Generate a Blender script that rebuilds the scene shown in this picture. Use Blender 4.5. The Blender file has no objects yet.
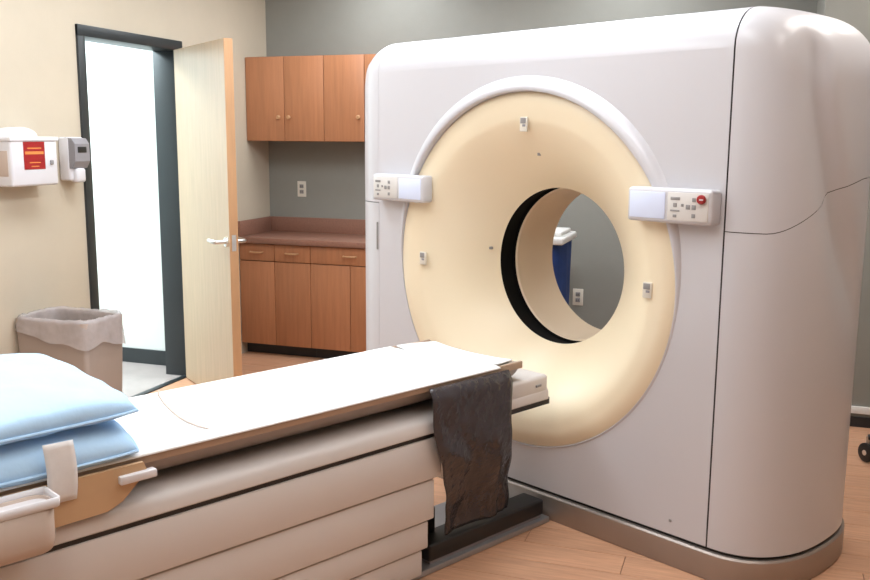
import bpy, bmesh, math, random
from mathutils import Vector, Matrix, noise
random.seed(4)
scene = bpy.context.scene
COL = scene.collection
R = math.radians
# ------------------------------------------------------------------ camera
FPX, CAMH = 923.0, 1.55
PITCH, ROLL, YAW = R(9.4), R(0.35), R(18.883)     # room axis +Y is YAW to the right of the view
fw = Vector((-math.sin(YAW)*math.cos(PITCH), math.cos(YAW)*math.cos(PITCH), -math.sin(PITCH)))
rt = Vector((math.cos(YAW), math.sin(YAW), 0)); up = rt.cross(fw)
r2 = math.cos(ROLL)*rt + math.sin(ROLL)*up; u2 = -math.sin(ROLL)*rt + math.cos(ROLL)*up
cd = bpy.data.cameras.new('camera'); cam = bpy.data.objects.new('camera', cd); COL.objects.link(cam)
cam.matrix_world = Matrix(((r2.x,u2.x,-fw.x,0),(r2.y,u2.y,-fw.y,0),(r2.z,u2.z,-fw.z,CAMH),(0,0,0,1)))
cd.sensor_width = 36; cd.lens = 36*FPX/870; cd.clip_start = 0.05
scene.camera = cam
# ------------------------------------------------------------------ world, lights, exposure
w = bpy.data.worlds.new('world'); scene.world = w; w.use_nodes = True
w.node_tree.nodes['Background'].inputs[0].default_value = (0.75, 0.85, 1, 1)
w.node_tree.nodes['Background'].inputs[1].default_value = 0.3
def area(name, loc, sx, sy, power, col, rot=(0,0,0)):
    l = bpy.data.lights.new(name, 'AREA'); l.shape = 'RECTANGLE'; l.size = sx; l.size_y = sy
    l.energy = power; l.color = col
    o = bpy.data.objects.new(name, l); COL.objects.link(o); o.location = loc; o.rotation_euler = rot
    return o
CEIL = 2.75
COOL, WARM = (0.79, 0.90, 1.0), (1.0, 0.94, 0.88)
LAMPS = [(-2.4, 5.35, 12, COOL), (-0.8, 5.35, 9, COOL), (0.8, 5.35, 4, WARM), (-2.4, 3.75, 17, COOL), (-0.8, 3.75, 26, COOL), (0.8, 3.75, 6, WARM),
         (-2.4, 2.15, 17, COOL), (-0.8, 2.15, 7, COOL), (0.8, 2.15, 2.5, WARM), (-2.4, 0.55, 9, WARM), (-0.8, 0.55, 5, WARM)]
TROFFERS = [(a, b) for a, b, _, _ in LAMPS]
for x, y, pw, tint in LAMPS:
    area('ceiling_lamp_light', (x, y, CEIL-0.03), 0.56, 1.16, pw, tint)
area('hall_lamp_light', (-5.1, 4.55, 2.66), 1.2, 1.0, 115, (0.74, 0.92, 1.0))
vs = scene.view_settings
vs.view_transform = 'Standard'; vs.look = 'None'; vs.gamma = 1; vs.use_curve_mapping = False
vs.exposure = 0.24
# ------------------------------------------------------------------ materials
def mat(name, col, rough=0.5, metal=0.0, var=0.0, vscale=8, bump=0.0, bscale=60, grain=None, coat=0.0,
        emit=None, estr=0, rnd=0.0, spec=0.5, stretch=(1,1,1)):
    m = bpy.data.materials.new(name); m.use_nodes = True
    nt = m.node_tree; b = nt.nodes['Principled BSDF']
    c = (*col, 1)
    b.inputs['Base Color'].default_value = c; b.inputs['Roughness'].default_value = rough
    b.inputs['Metallic'].default_value = metal; b.inputs['Coat Weight'].default_value = coat
    b.inputs['Specular IOR Level'].default_value = spec
    if emit: b.inputs['Emission Color'].default_value = (*emit, 1); b.inputs['Emission Strength'].default_value = estr
    if var or bump or grain:
        tc = nt.nodes.new('ShaderNodeTexCoord'); mp = nt.nodes.new('ShaderNodeMapping')
        nt.links.new(tc.outputs['Object'], mp.inputs[0])
        mp.inputs['Scale'].default_value = grain or stretch
        if rnd:
            oi = nt.nodes.new('ShaderNodeObjectInfo'); mu = nt.nodes.new('ShaderNodeMath'); mu.operation = 'MULTIPLY'
            mu.inputs[1].default_value = 37.0; nt.links.new(oi.outputs['Random'], mu.inputs[0])
            nt.links.new(mu.outputs[0], mp.inputs['Location'])
        n = nt.nodes.new('ShaderNodeTexNoise'); n.inputs['Scale'].default_value = vscale
        n.inputs['Detail'].default_value = 6; n.inputs['Roughness'].default_value = 0.6
        nt.links.new(mp.outputs[0], n.inputs['Vector'])
        rp = nt.nodes.new('ShaderNodeValToRGB')
        lo = tuple(max(0, k*(1-var)) for k in col); hi = tuple(min(1, k*(1+var*0.7)) for k in col)
        rp.color_ramp.elements[0].color = (*lo, 1); rp.color_ramp.elements[1].color = (*hi, 1)
        rp.color_ramp.elements[0].position = 0.3; rp.color_ramp.elements[1].position = 0.7
        nt.links.new(n.outputs['Fac'], rp.inputs[0])
        out = rp.outputs[0]
        if rnd:
            hs = nt.nodes.new('ShaderNodeHueSaturation'); mr = nt.nodes.new('ShaderNodeMapRange')
            mr.inputs['To Min'].default_value = 1-rnd; mr.inputs['To Max'].default_value = 1+rnd
            nt.links.new(oi.outputs['Random'], mr.inputs['Value']); nt.links.new(mr.outputs[0], hs.inputs['Value'])
            nt.links.new(out, hs.inputs['Color']); out = hs.outputs[0]
        if var: nt.links.new(out, b.inputs['Base Color'])
        if bump:
            n2 = nt.nodes.new('ShaderNodeTexNoise'); n2.inputs['Scale'].default_value = bscale
            nt.links.new(mp.outputs[0], n2.inputs['Vector'])
            bp = nt.nodes.new('ShaderNodeBump'); bp.inputs['Strength'].default_value = bump; bp.inputs['Distance'].default_value = 0.01
            nt.links.new(n2.outputs['Fac'], bp.inputs['Height']); nt.links.new(bp.outputs[0], b.inputs['Normal'])
    return m
M = {}
M['cream'] = mat('cream_wall_paint', (0.56, 0.49, 0.385), 0.6, var=0.04, vscale=3, bump=0.06, bscale=160)
M['greywall'] = mat('grey_wall_paint', (0.26, 0.26, 0.235), 0.6, var=0.05, vscale=3, bump=0.06, bscale=160)
M['hallwall'] = mat('hall_wall_paint', (0.80, 0.82, 0.80), 0.6, var=0.02, vscale=3, bump=0.05, bscale=160)
M['ceil'] = mat('ceiling_tile', (0.75, 0.74, 0.70), 0.9, var=0.08, vscale=60, bump=0.2, bscale=200)
M['plank'] = mat('floor_plank_wood', (0.58, 0.32, 0.195), 0.42, var=0.16, vscale=5, grain=(1.2, 14, 1), rnd=0.08)
M['sub'] = mat('plank_joint', (0.20, 0.10, 0.06), 0.8, var=0.1)
M['hallfloor'] = mat('hall_vinyl', (0.42, 0.36, 0.34), 0.18, var=0.08, vscale=5)
M['frame'] = mat('dark_door_frame_paint', (0.022, 0.027, 0.030), 0.4, var=0.1, vscale=5)  # dark paint, deepened so its colour also holds the shade on the frame
M['rubber'] = mat('black_rubber_base', (0.02, 0.02, 0.022), 0.5, var=0.1)
M['white'] = mat('white_trim', (0.78, 0.77, 0.75), 0.45, var=0.03)
M['maple'] = mat('maple_veneer', (0.50, 0.365, 0.235), 0.38, var=0.10, vscale=4, grain=(9, 9, 0.7))
M['mapleedge'] = mat('maple_edge', (0.50, 0.28, 0.14), 0.42, var=0.10, vscale=4, grain=(9, 9, 0.7))
M['cherry'] = mat('cherry_veneer', (0.43, 0.185, 0.088), 0.4, var=0.13, vscale=4, grain=(10, 10, 0.6), rnd=0.05)
M['cherrydark'] = mat('cherry_carcass', (0.26, 0.10, 0.045), 0.5, var=0.13, vscale=4, grain=(10, 10, 0.6))
M['laminate'] = mat('brown_laminate', (0.27, 0.135, 0.095), 0.35, var=0.15, vscale=90)
M['steel'] = mat('brushed_steel', (0.72, 0.71, 0.69), 0.28, 1.0, var=0.05, grain=(2, 2, 40))
M['shell'] = mat('gantry_white_shell', (0.58, 0.575, 0.61), 0.32, var=0.01, vscale=2, coat=0.15)
M['shell2'] = mat('table_white_shell', (0.64, 0.61, 0.60), 0.35, var=0.02, vscale=2)
M['bore'] = mat('cream_bore_plastic', (0.84, 0.73, 0.54), 0.35, var=0.02, vscale=2)
M['tunnel'] = mat('beige_tunnel_plastic', (0.72, 0.58, 0.42), 0.4, var=0.02, vscale=2)
M['black'] = mat('black_plastic', (0.012, 0.012, 0.013), 0.45, var=0.1)
M['slot'] = mat('matt_black_slot', (0.006, 0.006, 0.006), 0.9, var=0.1, spec=0.1)
M['dark'] = mat('dark_gasket', (0.05, 0.045, 0.045), 0.6, var=0.1)
M['skirt'] = mat('bronze_grey_skirt', (0.36, 0.31, 0.28), 0.4, 0.55, var=0.04, vscale=3)
M['plate'] = mat('steel_floor_plate', (0.42, 0.43, 0.45), 0.38, 0.7, var=0.08, vscale=6)
M['screen'] = mat('pale_display', (0.62, 0.68, 0.85), 0.15, emit=(0.7, 0.78, 1.0), estr=0.1, var=0.01)
M['panel'] = mat('keypad_face', (0.66, 0.64, 0.62), 0.4, var=0.02)
M['key'] = mat('grey_key', (0.28, 0.27, 0.27), 0.5, var=0.05)
M['red'] = mat('red_plastic', (0.33, 0.014, 0.016), 0.35, var=0.08)
M['tanpanel'] = mat('tan_side_panel', (0.55, 0.36, 0.21), 0.5, var=0.06, vscale=5)
M['tanedge'] = mat('tan_cradle_edge', (0.44, 0.32, 0.24), 0.5, var=0.06, vscale=5)
M['cradle'] = mat('cradle_shade_tone', (0.34, 0.29, 0.26), 0.4, var=0.03)  # dark grey-brown paints in the shade of the recess under the sheet
M['sheet'] = mat('white_sheet', (0.84, 0.85, 0.86), 0.85, var=0.02, vscale=14, bump=0.15, bscale=220)
M['pillow'] = mat('blue_pillow_cover', (0.42, 0.63, 0.86), 0.7, var=0.04, vscale=7, bump=0.12, bscale=45)
M['tag'] = mat('white_tag_fabric', (0.74, 0.74, 0.75), 0.8, var=0.04, vscale=40)
M['tray'] = mat('beige_tray_plastic', (0.52, 0.42, 0.36), 0.45, var=0.03)
M['can'] = mat('beige_bin_plastic', (0.28, 0.20, 0.155), 0.5, var=0.04)
M['shwhite'] = mat('white_plastic', (0.68, 0.67, 0.70), 0.35, var=0.02)
M['shgrey'] = mat('grey_plastic', (0.26, 0.25, 0.27), 0.4, var=0.06)
M['shtrans'] = mat('frosted_plastic', (0.78, 0.78, 0.82), 0.25, var=0.02)
M['orange'] = mat('orange_print', (0.70, 0.24, 0.06), 0.5, var=0.05)
M['bluebag'] = mat('blue_hamper_fabric', (0.012, 0.045, 0.20), 0.7, var=0.3, vscale=5, bump=0.3, bscale=14)
M['outlet'] = mat('ivory_outlet', (0.72, 0.68, 0.60), 0.4, var=0.02)
M['vinyl'] = mat('black_vinyl', (0.03, 0.03, 0.035), 0.4, var=0.1)
M['diff'] = mat('lamp_diffuser', (0.9, 0.9, 0.9), 0.5, emit=(1, 0.96, 0.9), estr=4, var=0.01)
def see_through(name, col, rough, alpha, var=0.15, vscale=12, bump=0.3):
    m = mat(name, col, rough, var=var, vscale=vscale, bump=bump, bscale=25)
    m.node_tree.nodes['Principled BSDF'].inputs['Alpha'].default_value = alpha
    return m
M['film'] = see_through('dark_plastic_film', (0.050, 0.044, 0.050), 0.14, 0.93, bump=0.8)
M['liner'] = see_through('clear_liner_film', (0.60, 0.55, 0.55), 0.25, 0.5)
# ------------------------------------------------------------------ helpers
def link(name, me, m, parent=None, smooth=None):
    o = bpy.data.objects.new(name, me); COL.objects.link(o)
    if m: me.materials.append(M[m] if isinstance(m, str) else m)
    if parent: o.parent = parent
    if smooth is not None:
        me.polygons.foreach_set('use_smooth', [True]*len(me.polygons))
        if smooth < 180: me.set_sharp_from_angle(angle=R(smooth))
    return o
def pyd(name, v, f, m, parent=None, smooth=None, fix=True):
    me = bpy.data.meshes.new(name); me.from_pydata(v, [], f)
    if fix:
        bm = bmesh.new(); bm.from_mesh(me); bmesh.ops.remove_doubles(bm, verts=bm.verts, dist=1e-6)
        bmesh.ops.recalc_face_normals(bm, faces=bm.faces); bm.to_mesh(me); bm.free()
    return link(name, me, m, parent, smooth)
def rbox(name, x0, x1, y0, y1, z0, z1, m, parent=None, bev=0.0, seg=2, taper=None):
    bm = bmesh.new()
    vs_ = []
    for z in (z0, z1):
        for x, y in ((x0,y0),(x1,y0),(x1,y1),(x0,y1)):
            if taper and z == z0:
                cx, cy = (x0+x1)/2, (y0+y1)/2
                x = cx+(x-cx)*taper; y = cy+(y-cy)*taper
            vs_.append(bm.verts.new((x,y,z)))
    for q in ((3,2,1,0),(4,5,6,7),(0,1,5,4),(1,2,6,5),(2,3,7,6),(3,0,4,7)): bm.faces.new([vs_[i] for i in q])
    if bev: bmesh.ops.bevel(bm, geom=bm.edges[:], offset=bev, segments=seg, profile=0.5, affect='EDGES')
    me = bpy.data.meshes.new(name); bm.to_mesh(me); bm.free()
    return link(name, me, m, parent, 40 if bev else None)
def revolve(name, prof, m, parent=None, axis='y', cx=0, cz=0, n=96, smooth=50, a0=0, a1=2*math.pi):
    """prof: (radius, along) pairs."""
    v, f = [], []; full = abs(a1-a0-2*math.pi) < 1e-6; k = n if full else n+1
    for i in range(k):
        a = a0+(a1-a0)*i/n
        for r_, t in prof:
            if axis == 'y': v.append((cx+r_*math.cos(a), t, cz+r_*math.sin(a)))
            else: v.append((cx+r_*math.cos(a), cz+r_*math.sin(a), t))
    L = len(prof)
    for i in range(n):
        j = (i+1) % k
        for q in range(L-1): f.append((i*L+q, i*L+q+1, j*L+q+1, j*L+q))
    return pyd(name, v, f, m, parent, smooth)
def tube(name, pts, rad, m, parent=None, n=10):
    v, f = [], []; P_ = [Vector(p) for p in pts]; rads = rad if isinstance(rad, (list, tuple)) else [rad]*len(P_)
    t0 = (P_[1]-P_[0]).normalized(); ref = Vector((0,0,1)) if abs(t0.z) < 0.9 else Vector((1,0,0))
    for i, p in enumerate(P_):
        t = (P_[min(i+1, len(P_)-1)]-P_[max(i-1, 0)]).normalized()
        a = t.cross(ref).normalized(); b = a.cross(t)
        for k in range(n):
            an = 2*math.pi*k/n; v.append(tuple(p+rads[i]*(a*math.cos(an)+b*math.sin(an))))
    for i in range(len(P_)-1):
        for k in range(n): f.append((i*n+k, i*n+(k+1) % n, (i+1)*n+(k+1) % n, (i+1)*n+k))
    f.append(tuple(range(n))); f.append(tuple((len(P_)-1)*n+k for k in range(n)))
    return pyd(name, v, f, m, parent, 50)
def grid(name, fn, nu, nv, m, parent=None, smooth=180, thick=0):
    v = [fn(i/nu, j/nv) for i in range(nu+1) for j in range(nv+1)]; f = []
    for i in range(nu):
        for j in range(nv):
            a = i*(nv+1)+j; f.append((a, a+1, a+nv+2, a+nv+1))
    o = pyd(name, v, f, m, parent, smooth)
    if thick:
        s = o.modifiers.new('thickness', 'SOLIDIFY'); s.thickness = thick; s.offset = 0
    return o
def empty(name, loc, rz=0):
    o = bpy.data.objects.new(name, None); COL.objects.link(o); o.location = loc; o.rotation_euler = (0,0,rz)
    o.empty_display_size = 0.1
    return o
def tag(o, label=None, cat=None, group=None, kind=None):
    if label: o['label'] = label
    if cat: o['category'] = cat
    if group: o['group'] = group
    if kind: o['kind'] = kind
    return o
def copy_tree(o, parent=None):
    c = o.copy(); COL.objects.link(c)
    if parent: c.parent = parent
    for ch in o.children: copy_tree(ch, c)
    return c
def ss(a, b, x):
    t = max(0, min(1, (x-a)/(b-a))); return t*t*(3-2*t)
def st(o, label=None, cat=None): return tag(o, label, cat, kind='structure')
# ------------------------------------------------------------------ room shell
XL, YB, XR, YF = -3.42, 6.16, 3.0, -2.0
DY0, DY1, DZ = 4.17, 5.03, 2.08          # door opening in the left wall
WT = 0.155
floor = st(rbox('floor', XL, XR, YF, YB, -0.12, -0.004, 'sub'), 'wood-look plank floor of the scanner room in warm orange brown', 'floor')
# planks: laid along X, shared mesh data per length
PW, PL = 0.152, 1.22
base_me = {}
def plank_mesh(L):
    key = round(L, 3)
    if key not in base_me:
        t = rbox('plank', 0, L-0.0025, 0, PW-0.0025, -0.008, 0, 'plank', None, 0.0012, 1)
        base_me[key] = t.data; bpy.data.objects.remove(t)
    return base_me[key]
row = 0; y = YF
while y < YB-0.02:
    if y > 1.6 or row % 1 == 0:
        off = [0.0, 0.41, 0.80, 0.2, 0.61, 1.0][row % 6]
        x = XL-off
        while x < XR:
            a, b_ = max(x, XL), min(x+PL, XR)
            if b_-a > 0.03 and y > 1.0 and y+PW <= YB+0.04:
                o = bpy.data.objects.new('plank', plank_mesh(b_-a)); COL.objects.link(o); o.parent = floor
                o.location = (a, y, 0)
            x += PL
    y += PW; row += 1
st(rbox('floor_extension', XL, XR, YF, 1.0, -0.004, 0, 'plank'), 'wood-look floor behind the camera end of the room', 'floor')
# left wall in three pieces joined to one mesh
def multi_box(name, boxes, m, parent=None):
    v, f = [], []
    for (x0,x1,y0,y1,z0,z1) in boxes:
        k = len(v)
        v += [(x0,y0,z0),(x1,y0,z0),(x1,y1,z0),(x0,y1,z0),(x0,y0,z1),(x1,y0,z1),(x1,y1,z1),(x0,y1,z1)]
        f += [tuple(k+i for i in q) for q in ((3,2,1,0),(4,5,6,7),(0,1,5,4),(1,2,6,5),(2,3,7,6),(3,0,4,7))]
    me = bpy.data.meshes.new(name); me.from_pydata(v, [], f)
    return link(name, me, m, parent)
st(multi_box('wall_left', [(XL-WT, XL, YF, DY0, 0, CEIL), (XL-WT, XL, DY1, YB+0.2, 0, CEIL), (XL-WT, XL, DY0, DY1, DZ, CEIL)], 'cream'),
   'cream painted wall with the open doorway', 'wall')
st(rbox('wall_back', XL-WT, XR+0.2, YB, YB+0.2, 0, CEIL, 'greywall'), 'grey painted wall behind the cabinets and scanner', 'wall')
st(rbox('wall_pier', 0.30, XR, 5.36, YB, 0, CEIL, 'greywall'), 'grey wall section standing forward behind the scanner side', 'wall')
st(rbox('wall_right', XR, XR+0.2, YF, YB, 0, CEIL, 'cream'), 'cream side wall outside the picture', 'wall')
st(rbox('wall_front', XL-WT, XR+0.2, YF-0.2, YF, 0, CEIL, 'cream'), 'cream wall behind the viewer', 'wall')
st(rbox('ceiling', XL-WT, XR+0.2, YF-0.2, YB+0.2, CEIL, CEIL+0.1, 'ceil'), 'white tiled ceiling', 'ceiling')
st(rbox('baseboard_back', -2.2, 0.30, YB-0.012, YB, 0, 0.1, 'rubber'), 'black rubber base along the grey wall', 'baseboard')
st(rbox('baseboard_right', 0.288, XR, 5.348, 5.36, 0, 0.055, 'rubber'), 'black rubber base at the foot of the pale wall section', 'baseboard')
st(rbox('trim_1', 0.286, XR, 5.345, 5.36, 0.075, 0.115, 'white', None, 0.003), 'white trim strip above the black base', 'trim')
st(rbox('baseboard_left', XL, XL+0.012, YF, DY0-0.06, 0, 0.1, 'rubber'), 'black rubber base along the cream wall', 'baseboard')
# hall beyond the door
HY = 5.22
st(rbox('floor_hall', -6.6, XL, 2.4, HY, -0.1, -0.001, 'hallfloor'), 'glossy pale vinyl floor of the hall beyond the door', 'floor')
st(rbox('wall_hall', -6.6, XL-WT, HY, HY+0.15, 0, CEIL, 'hallwall'), 'brightly lit white hall wall seen through the doorway', 'wall')
st(rbox('wall_hall_end', -6.75, -6.6, 2.4, HY+0.15, 0, CEIL, 'hallwall'), 'white end wall of the hall', 'wall')
st(rbox('wall_hall_near', -6.75, XL-WT, 2.25, 2.4, 0, CEIL, 'hallwall'), 'white near wall of the hall', 'wall')
st(rbox('ceiling_hall', -6.75, XL-WT, 2.25, HY+0.15, CEIL, CEIL+0.1, 'ceil'), 'white ceiling of the hall', 'ceiling')
st(rbox('baseboard_hall', -6.6, XL-WT, HY-0.012, HY, 0, 0.10, 'frame'), 'dark grey base along the bright hall wall', 'baseboard')
# door frame + leaf
door = st(empty('door_1', (XL, DY1, 0)), 'open maple door in a dark metal frame', 'door')
def dpart(o): o.parent = door; o.matrix_parent_inverse = Matrix.Translation((-XL, -DY1, 0)); return o
dpart(rbox('frame_jamb', XL-WT-0.01, XL+0.014, DY0-0.045, DY0+0.012, 0, DZ+0.045, 'frame', None, 0.002))
dpart(rbox('frame_jamb', XL-WT-0.01, XL+0.014, DY1-0.012, DY1+0.045, 0, DZ+0.045, 'frame', None, 0.002))
dpart(rbox('frame_head', XL-WT-0.01, XL+0.016, DY0-0.045, DY1+0.045, DZ-0.012, DZ+0.047, 'frame', None, 0.002))
dpart(rbox('threshold', XL-0.03, XL+0.012, DY0, DY1, -0.002, 0.007, 'frame', None, 0.002))
ang = math.atan2(4.487-5.02, -2.72+3.40)
leaf = empty('door_leaf', (0.030, -0.072, 0), ang); leaf.parent = door
lw = 0.862
rbox('leaf_panel', 0.0, lw-0.006, 0.0, 0.048, 0.012, DZ-0.015, 'maple', leaf)
rbox('leaf_edge', lw-0.006, lw, -0.0008, 0.0488, 0.012, DZ-0.015, 'mapleedge', leaf)
for sy, y0 in ((-1, 0.0), (1, 0.048)):
    revolve('handle_rose', [(0.0, y0+sy*0.010), (0.026, y0+sy*0.009), (0.028, y0)], 'steel', leaf, 'y', lw-0.055, 0.968, 24)
    tube('handle_lever', [(lw-0.055, y0, 0.968), (lw-0.055, y0+sy*0.055, 0.968), (lw-0.068, y0+sy*0.064, 0.968), (lw-0.165, y0+sy*0.063, 0.970)],
         [0.012, 0.012, 0.013, 0.011], 'steel', leaf)
rbox('latch_plate', lw-0.001, lw+0.001, 0.012, 0.036, 0.92, 1.01, 'steel', leaf)
for z in (0.25, 1.05, 1.85):
    tube('hinge', [(-0.006, 0.05, z-0.05), (-0.006, 0.05, z+0.05)], 0.008, 'steel', leaf)
# ------------------------------------------------------------------ cabinets on the back wall
UY = 5.845; UZ0, UZ1 = 1.515, 2.096
def wall_cabinet(x0, x1, knobs, label):
    c = tag(empty('wall_cabinet', ((x0+x1)/2, YB, UZ0)), label, 'cabinet', 'cherry wall cabinets')
    ox, oy, oz = (x0+x1)/2, YB, UZ0
    rbox('body', x0-ox+0.001, x1-ox-0.001, UY+0.02-oy, -0.001, 0, UZ1-UZ0, 'cherrydark', c)
    mid = (x0+x1)/2
    for a, b_, kx in ((x0, mid, knobs[0]), (mid, x1, knobs[1])):
        d = rbox('cabinet_door', a-ox+0.002, b_-ox-0.002, UY-oy, UY+0.019-oy, 0.003, UZ1-UZ0-0.003, 'cherry', c, 0.002)
        k = revolve('knob', [(0.0, -0.026), (0.010, -0.026), (0.015, -0.020), (0.013, -0.012), (0.007, -0.006), (0.008, 0.0)], 'mapleedge', d, 'y', 0, 0, 20)
        k.location = (kx-ox, UY-oy, 0.165)
    return c
wall_cabinet(-3.418, -2.813, (-3.155, -3.075), 'cherry wall cabinet in the corner, its two knobs side by side')
wall_cabinet(-2.813, -2.208, (-2.55, -2.47), 'cherry wall cabinet partly hidden behind the scanner housing')
BY = 5.70; CT = 0.848
def base_cabinet(x0, x1, drawers, label):
    ox, oy = (x0+x1)/2, YB
    c = tag(empty('base_cabinet', (ox, oy, 0)), label, 'cabinet', 'cherry base cabinets')
    rbox('body', x0-ox+0.001, x1-ox-0.001, BY+0.02-oy, -0.001, 0.08, CT-0.041, 'cherrydark', c)
    rbox('toe_kick', x0-ox+0.001, x1-ox-0.001, BY+0.075-oy, -0.001, 0.001, 0.08, 'rubber', c)
    for a, b_ in drawers:
        d = rbox('drawer', a-ox+0.002, b_-ox-0.002, BY-oy, BY+0.019-oy, 0.685, CT-0.046, 'cherry', c, 0.002)
        m_ = (a+b_)/2-ox
        tube('pull', [(m_-0.048, BY-oy+0.002, 0.745), (m_-0.044, BY-oy-0.02, 0.745), (m_, BY-oy-0.026, 0.745), (m_+0.044, BY-oy-0.02, 0.745), (m_+0.048, BY-oy+0.002, 0.745)], 0.006, 'mapleedge', d, 8)
    mid = (x0+x1)/2+0.0
    for a, b_, kx in ((x0, mid, mid-0.04), (mid, x1, mid+0.04)):
        d = rbox('cabinet_door', a-ox+0.002, b_-ox-0.002, BY-oy, BY+0.019-oy, 0.085, 0.679, 'cherry', c, 0.002)
    return c
base_cabinet(-3.418, -2.862, [(-3.418, -3.14), (-3.14, -2.862)], 'cherry base cabinet in the corner with two small drawers')
base_cabinet(-2.862, -2.262, [(-2.862, -2.262)], 'cherry base cabinet with one wide drawer beside the scanner')
ct = tag(empty('countertop', (-2.84, YB, CT-0.04)), 'brown laminate countertop with backsplash over the base cabinets', 'countertop')
rbox('worktop', -0.579, 0.60, BY-0.025-YB, -0.001, 0.0, 0.04, 'laminate', ct, 0.004)
rbox('backsplash', -0.579, 0.60, -0.021, -0.001, 0.04, 0.15, 'laminate', ct, 0.002)
rbox('side_splash', -0.579, -0.559, BY-0.01-YB, -0.021, 0.04, 0.15, 'laminate', ct, 0.002)
def outlet(loc, label):
    o = tag(empty('wall_outlet', loc), label, 'outlet')
    p = rbox('cover_plate', -0.035, 0.035, -0.006, 0, -0.057, 0.057, 'outlet', o, 0.002)
    for dz in (-0.02, 0.02):
        s_ = rbox('socket', -0.016, 0.016, -0.009, -0.005, dz-0.014, dz+0.014, 'key', o, 0.003)
        for dx in (-0.006, 0.006): rbox('slot', dx-0.0015, dx+0.0015, -0.0095, -0.0088, dz-0.006, dz+0.006, 'black', s_)
    return o
outlet((-3.15, YB, 1.167), 'ivory duplex outlet on the grey wall above the countertop')
outlet((-1.08, YB, 0.485), 'ivory duplex outlet low on the wall seen through the scanner bore')
# ------------------------------------------------------------------ CT gantry
A = R(27.241)
GX = Vector((math.cos(A), -math.sin(A), 0)); GD = Vector((math.sin(A), math.cos(A), 0))
P0 = Vector((-0.735, 3.575, 0)) + GX*(-0.16)          # foot of the gantry front, under the bore axis
def gworld(x, d, z): return P0+GX*x+GD*d+Vector((0,0,z))
G = tag(empty('ct_scanner_gantry', P0, -A), 'large white CT scanner ring housing with cream flared bore', 'ct scanner')
GH, ZB, GDp, HW, B0, PE, RT, RS = 1.985, 0.118, 0.75, 0.895, 0.262, 2.4, 0.14, 0.235
CZ, RF = 1.009, 0.720
def eins(z):
    t = z-(GH-RT)
    return 0 if t <= 0 else RT-math.sqrt(max(0, RT*RT-t*t))
def bul(z):
    t = z-(GH-RS)
    return B0 if t <= 0 else max(0.012, B0-(RS-math.sqrt(max(0, RS*RS-t*t))))
def zrows(z0, z1, n):
    out = [z0+(z1-z0)*i/n for i in range(n+1)]
    return out
TOPZ = [GH-RS+RS*math.sin(R(t)) for t in range(0, 91, 6)]
TOPF = [GH-RT+RT*math.sin(R(t)) for t in range(0, 91, 9)]
def side_pt(s, z, sgn, off=0.0):
    ph = (s-0.5)*math.pi; b = bul(z)+off+(0.010 if sgn < 0 and z < GH-0.1 else 0); e = eins(z)-off
    c = max(0.0, math.cos(ph))**(2/PE); sn = math.copysign(abs(math.sin(ph))**(2/PE), ph)
    # shallow scooped crease that runs down and back across the flank
    x = HW+b*c
    return (sgn*x, GDp/2+(GDp/2-e)*sn, z)
def crease(s, z):
    sc = 0.315+0.34*max(0.0, 1.72-z); t = s-sc
    g_ = math.exp(-(t/(0.075 if t < 0 else 0.035))**2)*ss(0.75, 1.25, z)*ss(1.95, 1.80, z)
    return 0.045*g_
def wave(s): return 1.243+0.175*ss(0.14, 0.58, s)
SS = [0, .004, .012, .025, .045, .07]+[0.1+0.8*i/36 for i in range(37)]+[.93, .955, .975, .988, .996, 1]
def side_part(name, sgn, zlo, zhi, nz, par):
    v, f = [], []; n = nz
    for s in SS:
        a, b_ = zlo(s), zhi(s)
        for k in range(n+1):
            if callable(zhi) and zhi is TOPFN:
                zz = (a+(GH-RS-a)*k/20) if k <= 20 else GH-RS+RS*math.sin(math.pi/2*(k-20)/(n-20))
            else: zz = a+(b_-a)*k/n
            p = side_pt(s, zz, sgn)
            ph = (s-0.5)*math.pi; q = crease(s, zz)
            v.append((p[0]-sgn*q*math.cos(ph), p[1]-q*math.sin(ph), p[2]))
    for i in range(len(SS)-1):
        for k in range(n):
            a = i*(n+1)+k; q = (a, a+1, a+n+2, a+n+1)
            f.append(q if sgn < 0 else q[::-1])
    o = pyd(name, v, f, 'shell', par, 60, fix=False)
    return o
TOPFN = lambda s: GH
for sgn in (1, -1):
    sc = empty('side_cover', (0.002 if sgn > 0 else 0.003, 0, 0)); sc.parent = G
    side_part('lower_cover', sgn, lambda s: ZB, lambda s: wave(s)-0.0015, 30, sc)
    side_part('upper_cover', sgn, lambda s: wave(s)+0.0015, TOPFN, 38, sc)
    # dark gasket behind the wave joint
    v, f = [], []
    for s in SS:
        for dz in (-0.012, 0.012):
            p = side_pt(s, wave(s)+dz, sgn, -0.008); q = crease(s, wave(s)); v.append((p[0]-sgn*q, p[1], p[2]))
    for i in range(len(SS)-1): f.append((2*i, 2*i+1, 2*i+3, 2*i+2))
    if sgn > 0: pyd('joint_gasket', v, f, 'dark', sc)
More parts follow.
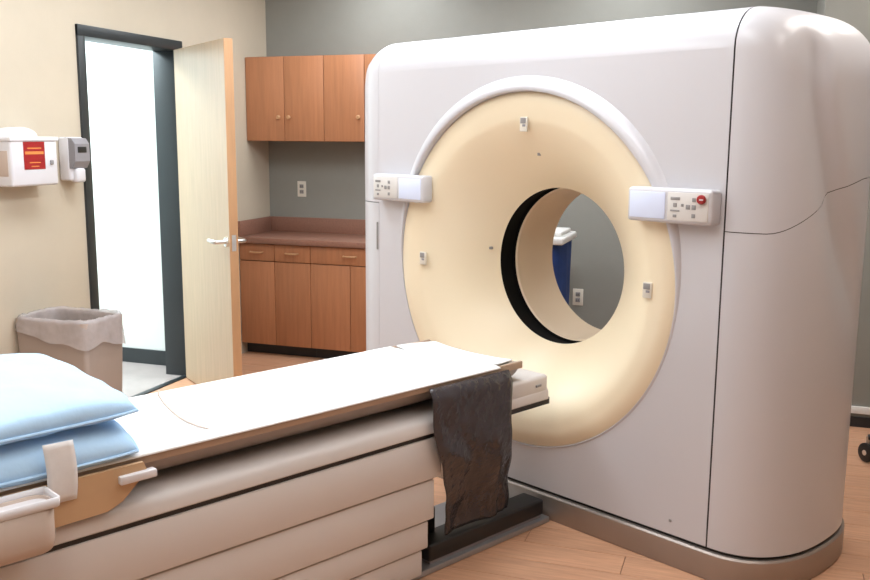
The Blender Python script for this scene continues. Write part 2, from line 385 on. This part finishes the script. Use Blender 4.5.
# front / back panels
def ring_panel(name, rad, y_of, sgny, m, par):
    hw = HW-0.004; z0, z1 = ZB, GH-RT
    angs = [2*math.pi*i/120 for i in range(120)]
    for cx_, cz_ in ((hw, z0-CZ), (hw, z1-CZ), (-hw, z1-CZ), (-hw, z0-CZ)): angs.append(math.atan2(cz_, cx_) % (2*math.pi))
    angs = sorted(set(angs)); v, f = [], []
    y0 = y_of(0)
    for a in angs:
        c, s_ = math.cos(a), math.sin(a)
        t = 1e9
        if abs(c) > 1e-9: t = min(t, hw/abs(c))
        if s_ > 1e-9: t = min(t, (z1-CZ)/s_)
        if s_ < -1e-9: t = min(t, (CZ-z0)/-s_)
        v.append((rad*c, y0, CZ+rad*s_)); rm = rad+(t-rad)*0.92
        v.append((rm*c, y0, CZ+rm*s_)); v.append((t*c, y0, CZ+t*s_))
    n = len(angs)
    for i in range(n):
        j = (i+1) % n
        for q in (0, 1): f.append((3*i+q, 3*i+q+1, 3*j+q+1, 3*j+q))
    k = len(v); nx = 24
    xs = [-hw+2*hw*i/nx for i in range(nx+1)]
    for z in TOPF:
        for x in xs: v.append((x, y_of(eins(z)), z))
    for r_ in range(len(TOPF)-1):
        for i in range(nx): f.append((k+r_*(nx+1)+i, k+r_*(nx+1)+i+1, k+(r_+1)*(nx+1)+i+1, k+(r_+1)*(nx+1)+i))
    return pyd(name, v, f, m, par, 50)
ring_panel('front_panel', RF+0.002, lambda e: e, -1, 'shell', G)
ring_panel('rear_panel', 0.56, lambda e: GDp-e, 1, 'shell', G)
# top cover
v = [(-HW, eins(GH), GH)]
ys = RT
tp = [(HW*(i/12*2-1), RT, GH) for i in range(13)] + [side_pt(s, GH, 1) for s in SS] + [(HW*(1-i/12*2), GDp-RT, GH) for i in range(13)] + [side_pt(1-s, GH, -1) for s in SS]
pyd('top_cover', tp, [tuple(range(len(tp)))], 'shell', G)
# seam gaskets at the front panel edges (follow the face and roll over the top edge)
for sgn in (1,):
    v, f = [], []
    rows = zrows(ZB, GH-RT, 4)+TOPF[1:]
    for z in rows:
        for dx in (-0.012, 0.012): v.append((sgn*(HW-0.001)+dx, eins(z)+0.006*(1 if z < GH-RT else math.cos(math.asin(min(1,(z-GH+RT)/RT)))), z-(0.006*max(0,(z-GH+RT)/RT))))
    for i in range(len(rows)-1): f.append((2*i, 2*i+1, 2*i+3, 2*i+2))
    pyd('panel_gasket', v, f, 'dark', G)
# skirt around the foot
def plan(off, n=30, sgn=1):
    L = []
    ring = [i/n for i in range(n+1)]
    L += [(x_, y_) for x_, y_, _ in [side_pt(s, 0.5, 1, off) for s in ring]]
    L += [(x_, y_) for x_, y_, _ in [side_pt(1-s, 0.5, -1, off) for s in ring]]
    return L
def skirt(name, levels, m, par):
    v, f = [], []; k = 0
    for off, z in levels:
        pl = plan(off); k = len(pl); v += [(x_, y_, z) for x_, y_ in pl]
    for r_ in range(len(levels)-1):
        for i in range(k): f.append((r_*k+i, r_*k+(i+1) % k, (r_+1)*k+(i+1) % k, (r_+1)*k+i))
    return pyd(name, v, f, m, par, 40)
skirt('base_skirt', [(0.008, 0.0), (0.012, 0.006), (0.012, 0.098), (0.006, 0.105), (-0.05, 0.105)], 'skirt', G)
skirt('skirt_gap', [(-0.010, 0.100), (-0.010, 0.125)], 'black', G)
# bore: rim, funnel, slot, tunnel, rear flare
def rim_k(a): return ss(-0.25, 0.85, math.sin(a))
v, f = [], []; nR = 144; rp_ = [(1.0, 0.002), (0.86, -0.30), (0.62, -0.72), (0.32, -0.96), (0.06, -1.0), (0.0, -0.9), (0.0, 0.3)]
for i in range(nR):
    a = 2*math.pi*i/nR; k = 0.12+0.88*rim_k(a)
    for t, h in rp_:
        rr = RF+0.003+0.060*k*t; v.append((rr*math.cos(a), 0.032*k*h, CZ+rr*math.sin(a)))
for i in range(nR):
    j = (i+1) % nR; L = len(rp_)
    for q in range(L-1): f.append((i*L+q, i*L+q+1, j*L+q+1, j*L+q))
pyd('bore_rim', v, f, 'shell', G, 60)
TR, TD = 0.334, 0.245
fun = []
for i in range(25):
    q = i/24; fun.append((0.62-(0.62-TR)*q, 0.002+(TD-0.002)*q**1.35))
fun = [(RF+0.003, 0.003), (RF-0.004, -0.004), (0.66, -0.003), (0.635, 0.0)]+fun
revolve('bore_funnel', fun, 'bore', G, 'y', 0, CZ, 128, 70)
revolve('scan_slot', [(TR, TD), (TR+0.004, TD+0.003), (0.352, 0.352), (0.338, 0.356)], 'slot', G, 'y', 0, CZ, 96)
revolve('bore_tunnel', [(0.338, 0.352), (0.331, 0.358), (0.331, 0.60), (0.335, 0.615), (0.40, 0.66), (0.50, 0.73), (0.56, GDp)], 'tunnel', G, 'y', 0, CZ, 96, 40)
# laser windows + screws in the ring
def laser(a, r_):
    c = empty('laser_window', (r_*math.cos(a), 0.002, CZ+r_*math.sin(a))); c.parent = G
    rbox('bezel', -0.019, 0.019, -0.007, 0.004, -0.030, 0.028, 'outlet', c, 0.003)
    rbox('lens_slot', -0.015, 0.013, -0.0085, -0.006, 0.002, 0.024, 'key', c, 0.002)
    rbox('aperture', -0.004, 0.012, -0.0085, -0.006, -0.010, -0.001, 'shgrey', c, 0.001)
laser(R(180), 0.585); laser(R(0), 0.605); laser(R(90), 0.595)
for a, r_, y_ in ((90, 0.475, 0.105), (172, 0.36, 0.21)):
    rbox('screw', r_*math.cos(R(a))-0.006, r_*math.cos(R(a))+0.006, y_-0.012, y_+0.004, CZ+r_*math.sin(R(a))-0.006, CZ+r_*math.sin(R(a))+0.006, 'key', G, 0.002)
rbox('screw', 0.74, 0.75, -0.003, 0.003, 0.165, 0.175, 'key', G, 0.001)
rbox('vent_slot', -0.890-0.018, -0.890-0.008, -0.004, 0.01, 1.02, 1.15, 'key', G, 0.001)
# control panels
def ctrl(x0, x1, sgn):
    z0, z1 = 1.262, 1.382
    c = empty('control_panel', ((x0+x1)/2, 0, (z0+z1)/2)); c.parent = G
    hw = (x1-x0)/2; hh = (z1-z0)/2
    rbox('panel_case', -hw, hw, -0.062, 0.004, -hh, hh, 'shell', c, 0.012, 3)
    sx0, sx1 = (-hw+0.012, -hw+0.155) if sgn > 0 else (hw-0.155, hw-0.012)
    rbox('screen', sx0, sx1, -0.065, -0.06, -hh+0.014, hh-0.014, 'screen', c, 0.003)
    kx0, kx1 = (-hw+0.165, hw-0.012) if sgn > 0 else (-hw+0.012, hw-0.165)
    rbox('keypad', kx0, kx1, -0.0645, -0.06, -hh+0.012, hh-0.012, 'panel', c, 0.003)
    w_ = kx1-kx0
    for fx, fz, bw, bh in ((0.2, 0.28, 0.018, 0.005), (0.2, 0.05, 0.007, 0.007), (0.2, -0.15, 0.018, 0.003), (0.2, -0.34, 0.007, 0.005), (0.52, 0.0, 0.008, 0.008),
                           (0.66, 0.26, 0.007, 0.007), (0.66, 0.0, 0.008, 0.008), (0.66, -0.3, 0.007, 0.007), (0.38, 0.05, 0.005, 0.005)):
        cx_ = kx0+fx*w_; cz_ = fz*2*hh*0.8
        rbox('key', cx_-bw, cx_+bw, -0.0665, -0.064, cz_-bh, cz_+bh, 'key', c, 0.001)
    ex = kx0+0.86*w_
    if sgn > 0:
        revolve('stop_button', [(0.0, -0.082), (0.013, -0.081), (0.016, -0.076), (0.016, -0.070), (0.011, -0.066), (0.011, -0.063)], 'red', c, 'y', ex, 0.028, 24)
        rbox('stop_arrow', ex-0.002, ex+0.012, -0.0835, -0.0815, 0.026, 0.030, 'shwhite', c)
ctrl(0.545, 0.878, 1)
ctrl(-0.868, -0.525, -1)
# ------------------------------------------------------------------ patient table (gantry frame: x across, y along the bore)
T = tag(empty('patient_table', gworld(0, -1.6, 0), -A), 'long white scanner couch with stacked side covers leading to the bore', 'table')
def tl(y): return y+1.6
FE = -2.62                                             # foot end, out of the picture
rbox('base_plate', -0.20, 0.205, tl(FE+0.2), tl(-0.025), 0.001, 0.024, 'plate', T, 0.004)
for k, (z0, z1, hx, de) in enumerate(((0.388, 0.536, 0.262, -0.700), (0.236, 0.381, 0.252, -0.725), (0.130, 0.230, 0.243, -0.745), (0.030, 0.124, 0.234, -0.765))):
    rbox('cover_panel', -hx, hx, tl(FE), tl(de), z0, z1, 'shell2', T, 0.006)
rbox('lift_core', -0.225, 0.222, tl(FE+0.02), tl(-0.80), 0.026, 0.55, 'dark', T)
rbox('lift_column', -0.14, 0.14, tl(-0.79), tl(-0.62), 0.2, 0.56, 'tanpanel', T, 0.01)
rbox('lift_foot', -0.10, 0.11, tl(-0.79), tl(-0.58), 0.025, 0.2, 'black', T, 0.01)
# carriage: profile across x swept along y
def sweep(name, prof, y0, y1, m, smooth=40, endcap=True, par=T, bev=0):
    v = [(x_, tl(y0), z_) for x_, z_ in prof]+[(x_, tl(y1), z_) for x_, z_ in prof]; n = len(prof)
    f = [(i, (i+1) % n, n+(i+1) % n, n+i) for i in range(n)]
    if endcap: f += [tuple(range(n)), tuple(range(n, 2*n))]
    return pyd(name, v, f, m, par, smooth)
car = [(-0.262, 0.552), (0.262, 0.552), (0.266, 0.556), (0.265, 0.585), (0.256, 0.602), (0.235, 0.612), (0.20, 0.616), (-0.20, 0.616), (-0.235, 0.612), (-0.256, 0.602), (-0.265, 0.585), (-0.266, 0.556)]
sweep('carriage', car, FE, -0.13, 'shell2')
rbox('carriage_nose', -0.262, 0.262, tl(-0.42), tl(-0.128), 0.554, 0.652, 'shell2', T, 0.014, 3)
sweep('carriage_shadow_gap', [(-0.245, 0.53), (0.255, 0.53), (0.255, 0.556), (-0.245, 0.556)], FE+0.02, -0.11, 'black')
rbox('carriage_bolt', 0.262, 0.268, tl(-0.205), tl(-0.175), 0.632-0.02, 0.622, 'key', T, 0.002)
# cradle: dished top with a rounded hull
nC = 20; top = []; bot = []
for i in range(nC+1):
    u = i/nC*2-1; x_ = 0.25*u
    top.append((x_, 0.722-0.018*(1-abs(u)**2.2))); bot.append((x_*0.96, 0.708-0.085*(1-abs(u)**5)))
sweep('cradle', top+bot[::-1], FE, -0.27, 'cradle', 50)
for sx in (-1, 1):
    rbox('cradle_edge', sx*0.25-0.006, sx*0.25+0.006, tl(FE), tl(-0.275), 0.700, 0.727, 'tanedge', T, 0.003)
# tan side board, clip, tray at the foot end
bd = [(-2.60, 0.715), (-1.80, 0.715), (-1.79, 0.690), (-1.86, 0.625), (-1.90, 0.608), (-2.60, 0.590)]
v = [(0.268, tl(a), z_) for a, z_ in bd]+[(0.280, tl(a), z_) for a, z_ in bd]
pyd('side_board', v, [tuple(range(6)), tuple(range(6, 12))]+[(i, (i+1) % 6, 6+(i+1) % 6, 6+i) for i in range(6)], 'tanpanel', T)
rbox('side_clip', 0.27, 0.296, tl(-1.87), tl(-1.77), 0.672, 0.694, 'shwhite', T, 0.004)
tr = empty('side_tray', (0.325, tl(-2.345), 0.575)); tr.parent = T
def tray_box(name, hx, hy, z0, z1, m, bev, par, wall=0.006):
    bm = bmesh.new()
    vs_ = [bm.verts.new((sx*hx, sy*hy, z)) for z in (z0, z1) for sx, sy in ((-1,-1),(1,-1),(1,1),(-1,1))]
    for q in ((3,2,1,0),(0,1,5,4),(1,2,6,5),(2,3,7,6),(3,0,4,7)): bm.faces.new([vs_[i] for i in q])
    ed = [e for e in bm.edges if not (abs(e.verts[0].co.z-z1) < 1e-6 and abs(e.verts[1].co.z-z1) < 1e-6)]
    bmesh.ops.bevel(bm, geom=ed, offset=bev, segments=5, profile=0.5, affect='EDGES')
    me = bpy.data.meshes.new(name); bm.to_mesh(me); bm.free()
    o = link(name, me, m, par, 60)
    s_ = o.modifiers.new('thickness', 'SOLIDIFY'); s_.thickness = wall; s_.offset = -1
    return o
tray_box('tray_body', 0.042, 0.288, 0, 0.128, 'tray', 0.035, tr)
tray_box('tray_rim', 0.047, 0.294, 0.116, 0.142, 'shwhite', 0.010, tr, 0.005)
# ------------------------------------------------------------------ things on the table
def T2(x, d, z): return gworld(x, d, z)
sh = tag(empty('bed_sheet', gworld(0, -1.5, 0.722), -A), 'white sheet spread along the scanner couch top', 'sheet')
def sheet_fn(u, vv):
    y = -2.58+(-0.45+2.58)*u
    wdt = 0.545; a = (vv-0.5)*wdt
    y += 0.05*(a/0.29)*ss(0.9, 1, u)
    n_ = noise.noise(Vector((a*7, y*0.9, 1.3)))*0.007+noise.noise(Vector((a*22, y*1.6, 7.3)))*0.0035
    e = 0.252; drop = 0.022
    if abs(a) <= e-0.02:
        x = a; z = 0.731-0.010*(1-abs(a/e)**2.2)+max(-0.004, n_)
    else:
        t = abs(a)-(e-0.02); z = 0.731-0.35*max(0, t-0.014)+n_*0.4; x = math.copysign(min(e-0.02+t, e+0.010), a)
    return (x, y+1.5, z-0.722)
grid('sheet_cloth', sheet_fn, 120, 40, 'sheet', sh, 180, 0.003)
# stitched seam that crosses the sheet
pts = []
SEAM = [(-0.245, -1.485), (-0.20, -1.508), (-0.12, -1.532), (-0.03, -1.553), (0.04, -1.566), (0.10, -1.573), (0.16, -1.574), (0.21, -1.570)]
for x, d in SEAM: pts.append((x, d+1.5, 0.7375-0.722-0.010*(1-abs(x/0.252)**2.2)+0.003))
tube('sheet_seam', pts, 0.0028, 'tray', sh, 6)
# cover that lies on the bare end of the cradle
def endc(u, vv):
    y = -0.47+0.19*u; a = (vv-0.5)*0.47*(1-0.12*u*u)
    return (a, y+0.34, 0.007-0.016*(1-abs(a/0.25)**2.2)+0.002*noise.noise(Vector((a*9, y*9, 2)))+0.004*(1-u))
ec = tag(empty('end_pad', gworld(0, -0.34, 0.722), -A), 'thin white pad on the couch end facing the bore', 'pad')
grid('pad_cloth', endc, 16, 20, 'sheet', ec, 180, 0.006)
def pillow(name, hx, hy, hz, loc, rz, seed, label, tilt=(0,0), droop=0.0):
    p = tag(empty(name, loc, -A+rz), label, 'pillow', 'blue pillows on the couch')
    p.rotation_euler = (tilt[0], tilt[1], -A+rz)
    v, f = [], []; N = 36
    def pt(u, w_, s):
        eu, ew = abs(u), abs(w_)
        pin = 1-0.07*(1-ew**2)*eu**3; pin2 = 1-0.07*(1-eu**2)*ew**3
        h = ((1-eu**3.2)*(1-ew**3.2)); h = max(0, h)**0.38
        cr = 1-0.10*(eu*ew)**3; x, y = u*hx*pin*cr, w_*hy*pin2*cr
        wr = noise.noise(Vector((x*9+seed, y*9, s)))*0.012+noise.noise(Vector((x*22+seed, y*22, s)))*0.004
        return (x, y, s*hz*h*(1.0 if s > 0 else 0.42)+wr*h-droop*ss(0.55, 1.0, u))
    for s in (1, -1):
        k = len(v)
        for i in range(N+1):
            for j in range(N+1): v.append(pt(i/N*2-1, j/N*2-1, s))
        for i in range(N):
            for j in range(N):
                a = k+i*(N+1)+j; f.append((a, a+1, a+N+2, a+N+1))
    pyd('pillow_case', v, f, 'pillow', p, 180)
    edge = []
    for i in range(N): edge.append(pt(i/N*2-1, -1, 1))
    for i in range(N): edge.append(pt(1, i/N*2-1, 1))
    for i in range(N): edge.append(pt(1-i/N*2, 1, 1))
    for i in range(N+1): edge.append(pt(-1, 1-i/N*2, 1))
    tube('piping', edge, 0.004, 'pillow', p, 6)
    return p
pillow('pillow', 0.258, 0.36, 0.066, gworld(0.035, -2.132, 0.766), R(0), 3, 'flat pale blue pillow lying on the couch sheet under the other pillow', (0, 0), 0.022)
pu = pillow('pillow', 0.33, 0.38, 0.066, gworld(-0.05, -2.140, 0.857), R(2), 11, 'plump pale blue pillow with a white cloth tag, on top', (0, R(3)))
def tagfn(u, vv):
    return (0.012*math.sin(u*2.2)+0.006*vv, (vv-0.5)*0.072+0.004*math.sin(u*3), -0.15*u)
tg = grid('cloth_tag', tagfn, 10, 6, 'tag', pu, 180, 0.002); tg.location = (0.338, 0.11, -0.020)
# dark plastic sheet hanging off the couch side
dr = tag(empty('plastic_drape', gworld(0.2, -0.57, 0.10), -A), 'dark see-through plastic sheet hanging from the couch side over a pedal', 'plastic sheet')
def drfn(u, vv):
    z = 0.712-0.60*u; d = -0.765+0.390*vv+(0.165-0.04*vv)*ss(0.2, 1.0, u)+0.008*math.sin(u*7+1)*(1 if vv > 0.5 else -0.4)
    x = 0.288-0.115*ss(0.35, 1.0, u)
    x += 0.010*math.sin(vv*9+u*2)*ss(0.15, 0.7, u)+0.014*noise.noise(Vector((vv*5, u*6, 3)))*ss(0.1, 0.5, u)+0.008*noise.noise(Vector((vv*14, u*9, 8)))*ss(0.5, 0.9, u)
    if u < 0.06: x -= 0.020*(1-u/0.06)
    return (x-0.2, d+0.57, z-0.10)
grid('plastic_film', drfn, 48, 30, 'film', dr, 180, 0.0015)
fp = tag(empty('foot_pedal', gworld(0.135, -0.37, 0.024), -A), 'long black rubber foot pedal bar on the steel floor plate', 'pedal')
rbox('pedal_bar', -0.052, 0.058, -0.32, 0.32, 0.012, 0.078, 'black', fp, 0.010, 3)
rbox('pedal_base', -0.045, 0.050, -0.31, 0.31, 0.0005, 0.013, 'shgrey', fp)
# ------------------------------------------------------------------ waste bin
bn = tag(empty('waste_bin', (-3.198, 3.70, 0)), 'beige waste bin with clear liner folded over its rim, by the doorway', 'waste bin')
def open_box(name, hx0, hy0, hx1, hy1, z0, z1, m, par, bev=0.025, wall=0.005, bottom=True):
    bm = bmesh.new(); lo = []; hi = []
    lo = [bm.verts.new((sx*hx0, sy*hy0, z0)) for sx, sy in ((-1,-1),(1,-1),(1,1),(-1,1))]
    hi = [bm.verts.new((sx*hx1, sy*hy1, z1)) for sx, sy in ((-1,-1),(1,-1),(1,1),(-1,1))]
    if bottom: bm.faces.new(lo[::-1])
    for i in range(4): bm.faces.new((lo[i], lo[(i+1) % 4], hi[(i+1) % 4], hi[i]))
    ed = [e for e in bm.edges if abs(e.verts[0].co.z-e.verts[1].co.z) > 0.01]
    bmesh.ops.bevel(bm, geom=ed, offset=bev, segments=4, profile=0.5, affect='EDGES')
    me = bpy.data.meshes.new(name); bm.to_mesh(me); bm.free()
    o = link(name, me, m, par, 60); s_ = o.modifiers.new('thickness', 'SOLIDIFY'); s_.thickness = wall; s_.offset = -1
    return o
open_box('bin_body', 0.195, 0.125, 0.215, 0.148, 0.001, 0.655, 'can', bn)
def liner(u, vv):
    # u around, vv from inside, over the rim, down the outside
    a = u*2*math.pi; c, s_ = math.cos(a), math.sin(a)
    q = 1/max(abs(c)**6+abs(s_)**6, 1e-9)**(1/6)
    cx_, cy_ = c*q, s_*q
    n1 = noise.noise(Vector((c*1.7, s_*1.7, vv*1.5)))
    hem = 0.115+0.045*n1+0.03*math.sin(a*1.0+0.6)
    if vv < 0.4: off = -0.012; z = 0.655-0.16*(0.4-vv)/0.4
    elif vv < 0.55: t = (vv-0.4)/0.15; off = -0.012+0.024*t; z = 0.655+0.016*math.sin(t*math.pi)
    else: t = (vv-0.55)/0.45; off = 0.012+0.008*t+0.006*n1*t; z = 0.655-hem*t
    z += 0.008*noise.noise(Vector((c*7, s_*7, 5)))*(1 if 0.3 < vv < 0.7 else 0.3)
    off += 0.004*noise.noise(Vector((c*13, s_*13, vv*5)))
    return ((0.213+off)*cx_, (0.146+off)*cy_, z)
grid('bin_liner', liner, 96, 20, 'liner', bn, 180)
# ------------------------------------------------------------------ wall units by the door
sp = tag(empty('sharps_container', (XL, 3.635, 1.305)), 'white wall-mounted sharps container with red hazard label', 'sharps container')
rbox('bracket', 0.0, 0.02, -0.13, 0.13, 0.02, 0.20, 'shwhite', sp, 0.004)
rbox('container_body', 0.012, 0.13, -0.155, 0.155, 0.0, 0.225, 'shwhite', sp, 0.012, 3)
rbox('top_lip', 0.008, 0.137, -0.162, 0.162, 0.215, 0.236, 'shtrans', sp, 0.006, 2)
v, f = [], []
for i in range(17):
    a = math.pi*i/16
    for x_ in (0.02, 0.075): v.append((x_, -0.03+0.115*math.cos(a)*(1), 0.236+0.045*math.sin(a)))
for i in range(16): f.append((2*i, 2*i+1, 2*i+3, 2*i+2))
f += [tuple(2*i for i in range(17)), tuple(2*i+1 for i in range(17))]
pyd('lid_hood', v, f, 'shtrans', sp, 40)
lb = rbox('hazard_label', 0.130, 0.132, -0.075, 0.065, 0.080, 0.212, 'red', sp, 0.0006, 1)
rbox('label_stripe', 0.1319, 0.1326, -0.066, 0.056, 0.152, 0.166, 'orange', lb)
for k in range(3): rbox('label_line', 0.1319, 0.1326, -0.05+0.01*k, 0.042-0.01*k, 0.178-0.012*k if k == 0 else 0.128-0.018*k, 0.184-0.012*k if k == 0 else 0.133-0.018*k, 'orange', lb)
rbox('lock', 0.129, 0.138, 0.098, 0.118, 0.100, 0.122, 'key', sp, 0.003)
rbox('side_window', 0.03, 0.11, -0.157, -0.153, 0.05, 0.17, 'tray', sp, 0.001)
sd = tag(empty('soap_dispenser', (XL, 3.998, 1.305)), 'white hand sanitizer dispenser with grey front beside the door frame', 'dispenser')
rbox('back_housing', 0.0, 0.07, -0.055, 0.062, 0.01, 0.235, 'shwhite', sd, 0.012, 3)
pr = [(0.045, 0.232), (0.085, 0.228), (0.105, 0.20), (0.105, 0.11), (0.085, 0.075), (0.045, 0.07)]
v = [(x_, y_, z_) for y_ in (-0.052, 0.060) for x_, z_ in pr]
pyd('front_cover', v, [tuple(range(6)), tuple(range(6, 12))]+[(i, (i+1) % 6, 6+(i+1) % 6, 6+i) for i in range(6)], 'shgrey', sd)
rbox('sight_window', 0.1035, 0.107, -0.03, 0.035, 0.155, 0.185, 'black', sd, 0.001)
rbox('nozzle', 0.045, 0.095, -0.03, 0.04, 0.0, 0.075, 'shwhite', sd, 0.014, 3)
# ------------------------------------------------------------------ hamper seen through the bore
hp = tag(empty('linen_hamper', (-1.27, 5.62, 0)), 'blue fabric linen hamper with white lid seen through the bore', 'hamper')
prof = [(0.0, 0.13), (0.17, 0.13), (0.195, 0.16), (0.205, 0.35), (0.21, 0.6), (0.212, 0.925)]
v, f = [], []; n = 40
for i in range(n):
    a = 2*math.pi*i/n; c, s_ = math.cos(a), math.sin(a); q = 1/(abs(c)**4+abs(s_)**4)**0.25
    for r_, z in prof:
        w_ = 1+0.03*math.sin(a*9+z*4)*(r_/0.2)
        v.append((c*q*r_*w_, s_*q*r_*w_, z))
L = len(prof)
for i in range(n):
    j = (i+1) % n
    for q_ in range(L-1): f.append((i*L+q_, i*L+q_+1, j*L+q_+1, j*L+q_))
pyd('bag', v, f, 'bluebag', hp, 60)
rbox('lid', -0.225, 0.225, -0.225, 0.225, 0.92, 0.965, 'white', hp, 0.012, 3)
rbox('lid_grip', -0.08, 0.20, -0.16, 0.16, 0.965, 0.992, 'white', hp, 0.010, 2)
for sx in (-1, 1):
    for sy in (-1, 1):
        tube('frame_post', [(sx*0.17, sy*0.17, 0.075), (sx*0.17, sy*0.17, 0.93)], 0.010, 'steel', hp, 8)
        revolve('caster', [(0.0, -0.012), (0.030, -0.012), (0.034, -0.006), (0.034, 0.006), (0.030, 0.012), (0.0, 0.012)], 'black', hp, 'y', sx*0.222, 0.036, 20).location = (0, sy*0.222, 0)
rbox('frame_shelf', -0.232, 0.232, -0.232, 0.232, 0.07, 0.10, 'steel', hp, 0.004)
# ------------------------------------------------------------------ rolling stool right of the scanner (one caster in view)
stl = tag(empty('rolling_stool', (0.872, 4.775, 0)), 'rolling stool with black caster by the pale wall section', 'stool')
tube('gas_column', [(0,0,0.12), (0,0,0.44)], 0.022, 'steel', stl, 16)
revolve('seat', [(0.0, 0.435), (0.16, 0.435), (0.18, 0.45), (0.185, 0.48), (0.175, 0.505), (0.15, 0.515), (0.0, 0.518)], 'vinyl', stl, 'z', 0, 0, 40)
for k in range(5):
    a = R(180+72*k); c, s_ = math.cos(a), math.sin(a)
    tube('base_leg', [(0,0,0.145), (c*0.15, s_*0.15, 0.135), (c*0.27, s_*0.27, 0.120)], [0.026, 0.020, 0.014], 'black', stl, 10)
    cs = empty('caster', (c*0.27, s_*0.27, 0)); cs.parent = stl; cs.rotation_euler = (0, 0, a*1.7)
    for dy in (-0.017, 0.017):
        wh = revolve('wheel', [(0.0, dy-0.009), (0.038, dy-0.009), (0.047, dy-0.005), (0.047, dy+0.005), (0.038, dy+0.009), (0.0, dy+0.009)], 'black', cs, 'y', 0.012, 0.048, 24)
        revolve('hub', [(0.0, dy+math.copysign(0.0105, dy)), (0.013, dy+math.copysign(0.0105, dy)), (0.014, dy+math.copysign(0.008, dy))], 'steel', cs, 'y', 0.012, 0.048, 16)
    tube('stem', [(0,0,0.06), (0,0,0.125)], 0.010, 'steel', cs, 8)
# ------------------------------------------------------------------ ceiling lights (above the frame)
first = None
for k, (x, y) in enumerate(TROFFERS):
    if first is None:
        first = tag(empty('ceiling_light', (x, y, CEIL)), 'white rectangular fluorescent troffer set in the ceiling', 'ceiling light', 'ceiling troffers')
        rbox('frame', -0.305, 0.305, -0.61, 0.61, -0.012, 0.0, 'white', first, 0.003)
        rbox('diffuser', -0.28, 0.28, -0.58, 0.58, -0.016, -0.008, 'diff', first, 0.002)
    else:
        c = copy_tree(first); c.location = (x, y, CEIL)
hl = tag(empty('hall_ceiling_light', (-5.1, 4.55, CEIL)), 'white square hall ceiling light beyond the doorway', 'ceiling light')
rbox('frame', -0.62, 0.62, -0.52, 0.52, -0.012, 0.0, 'white', hl, 0.003)
rbox('diffuser', -0.6, 0.6, -0.5, 0.5, -0.016, -0.008, 'diff', hl, 0.002)
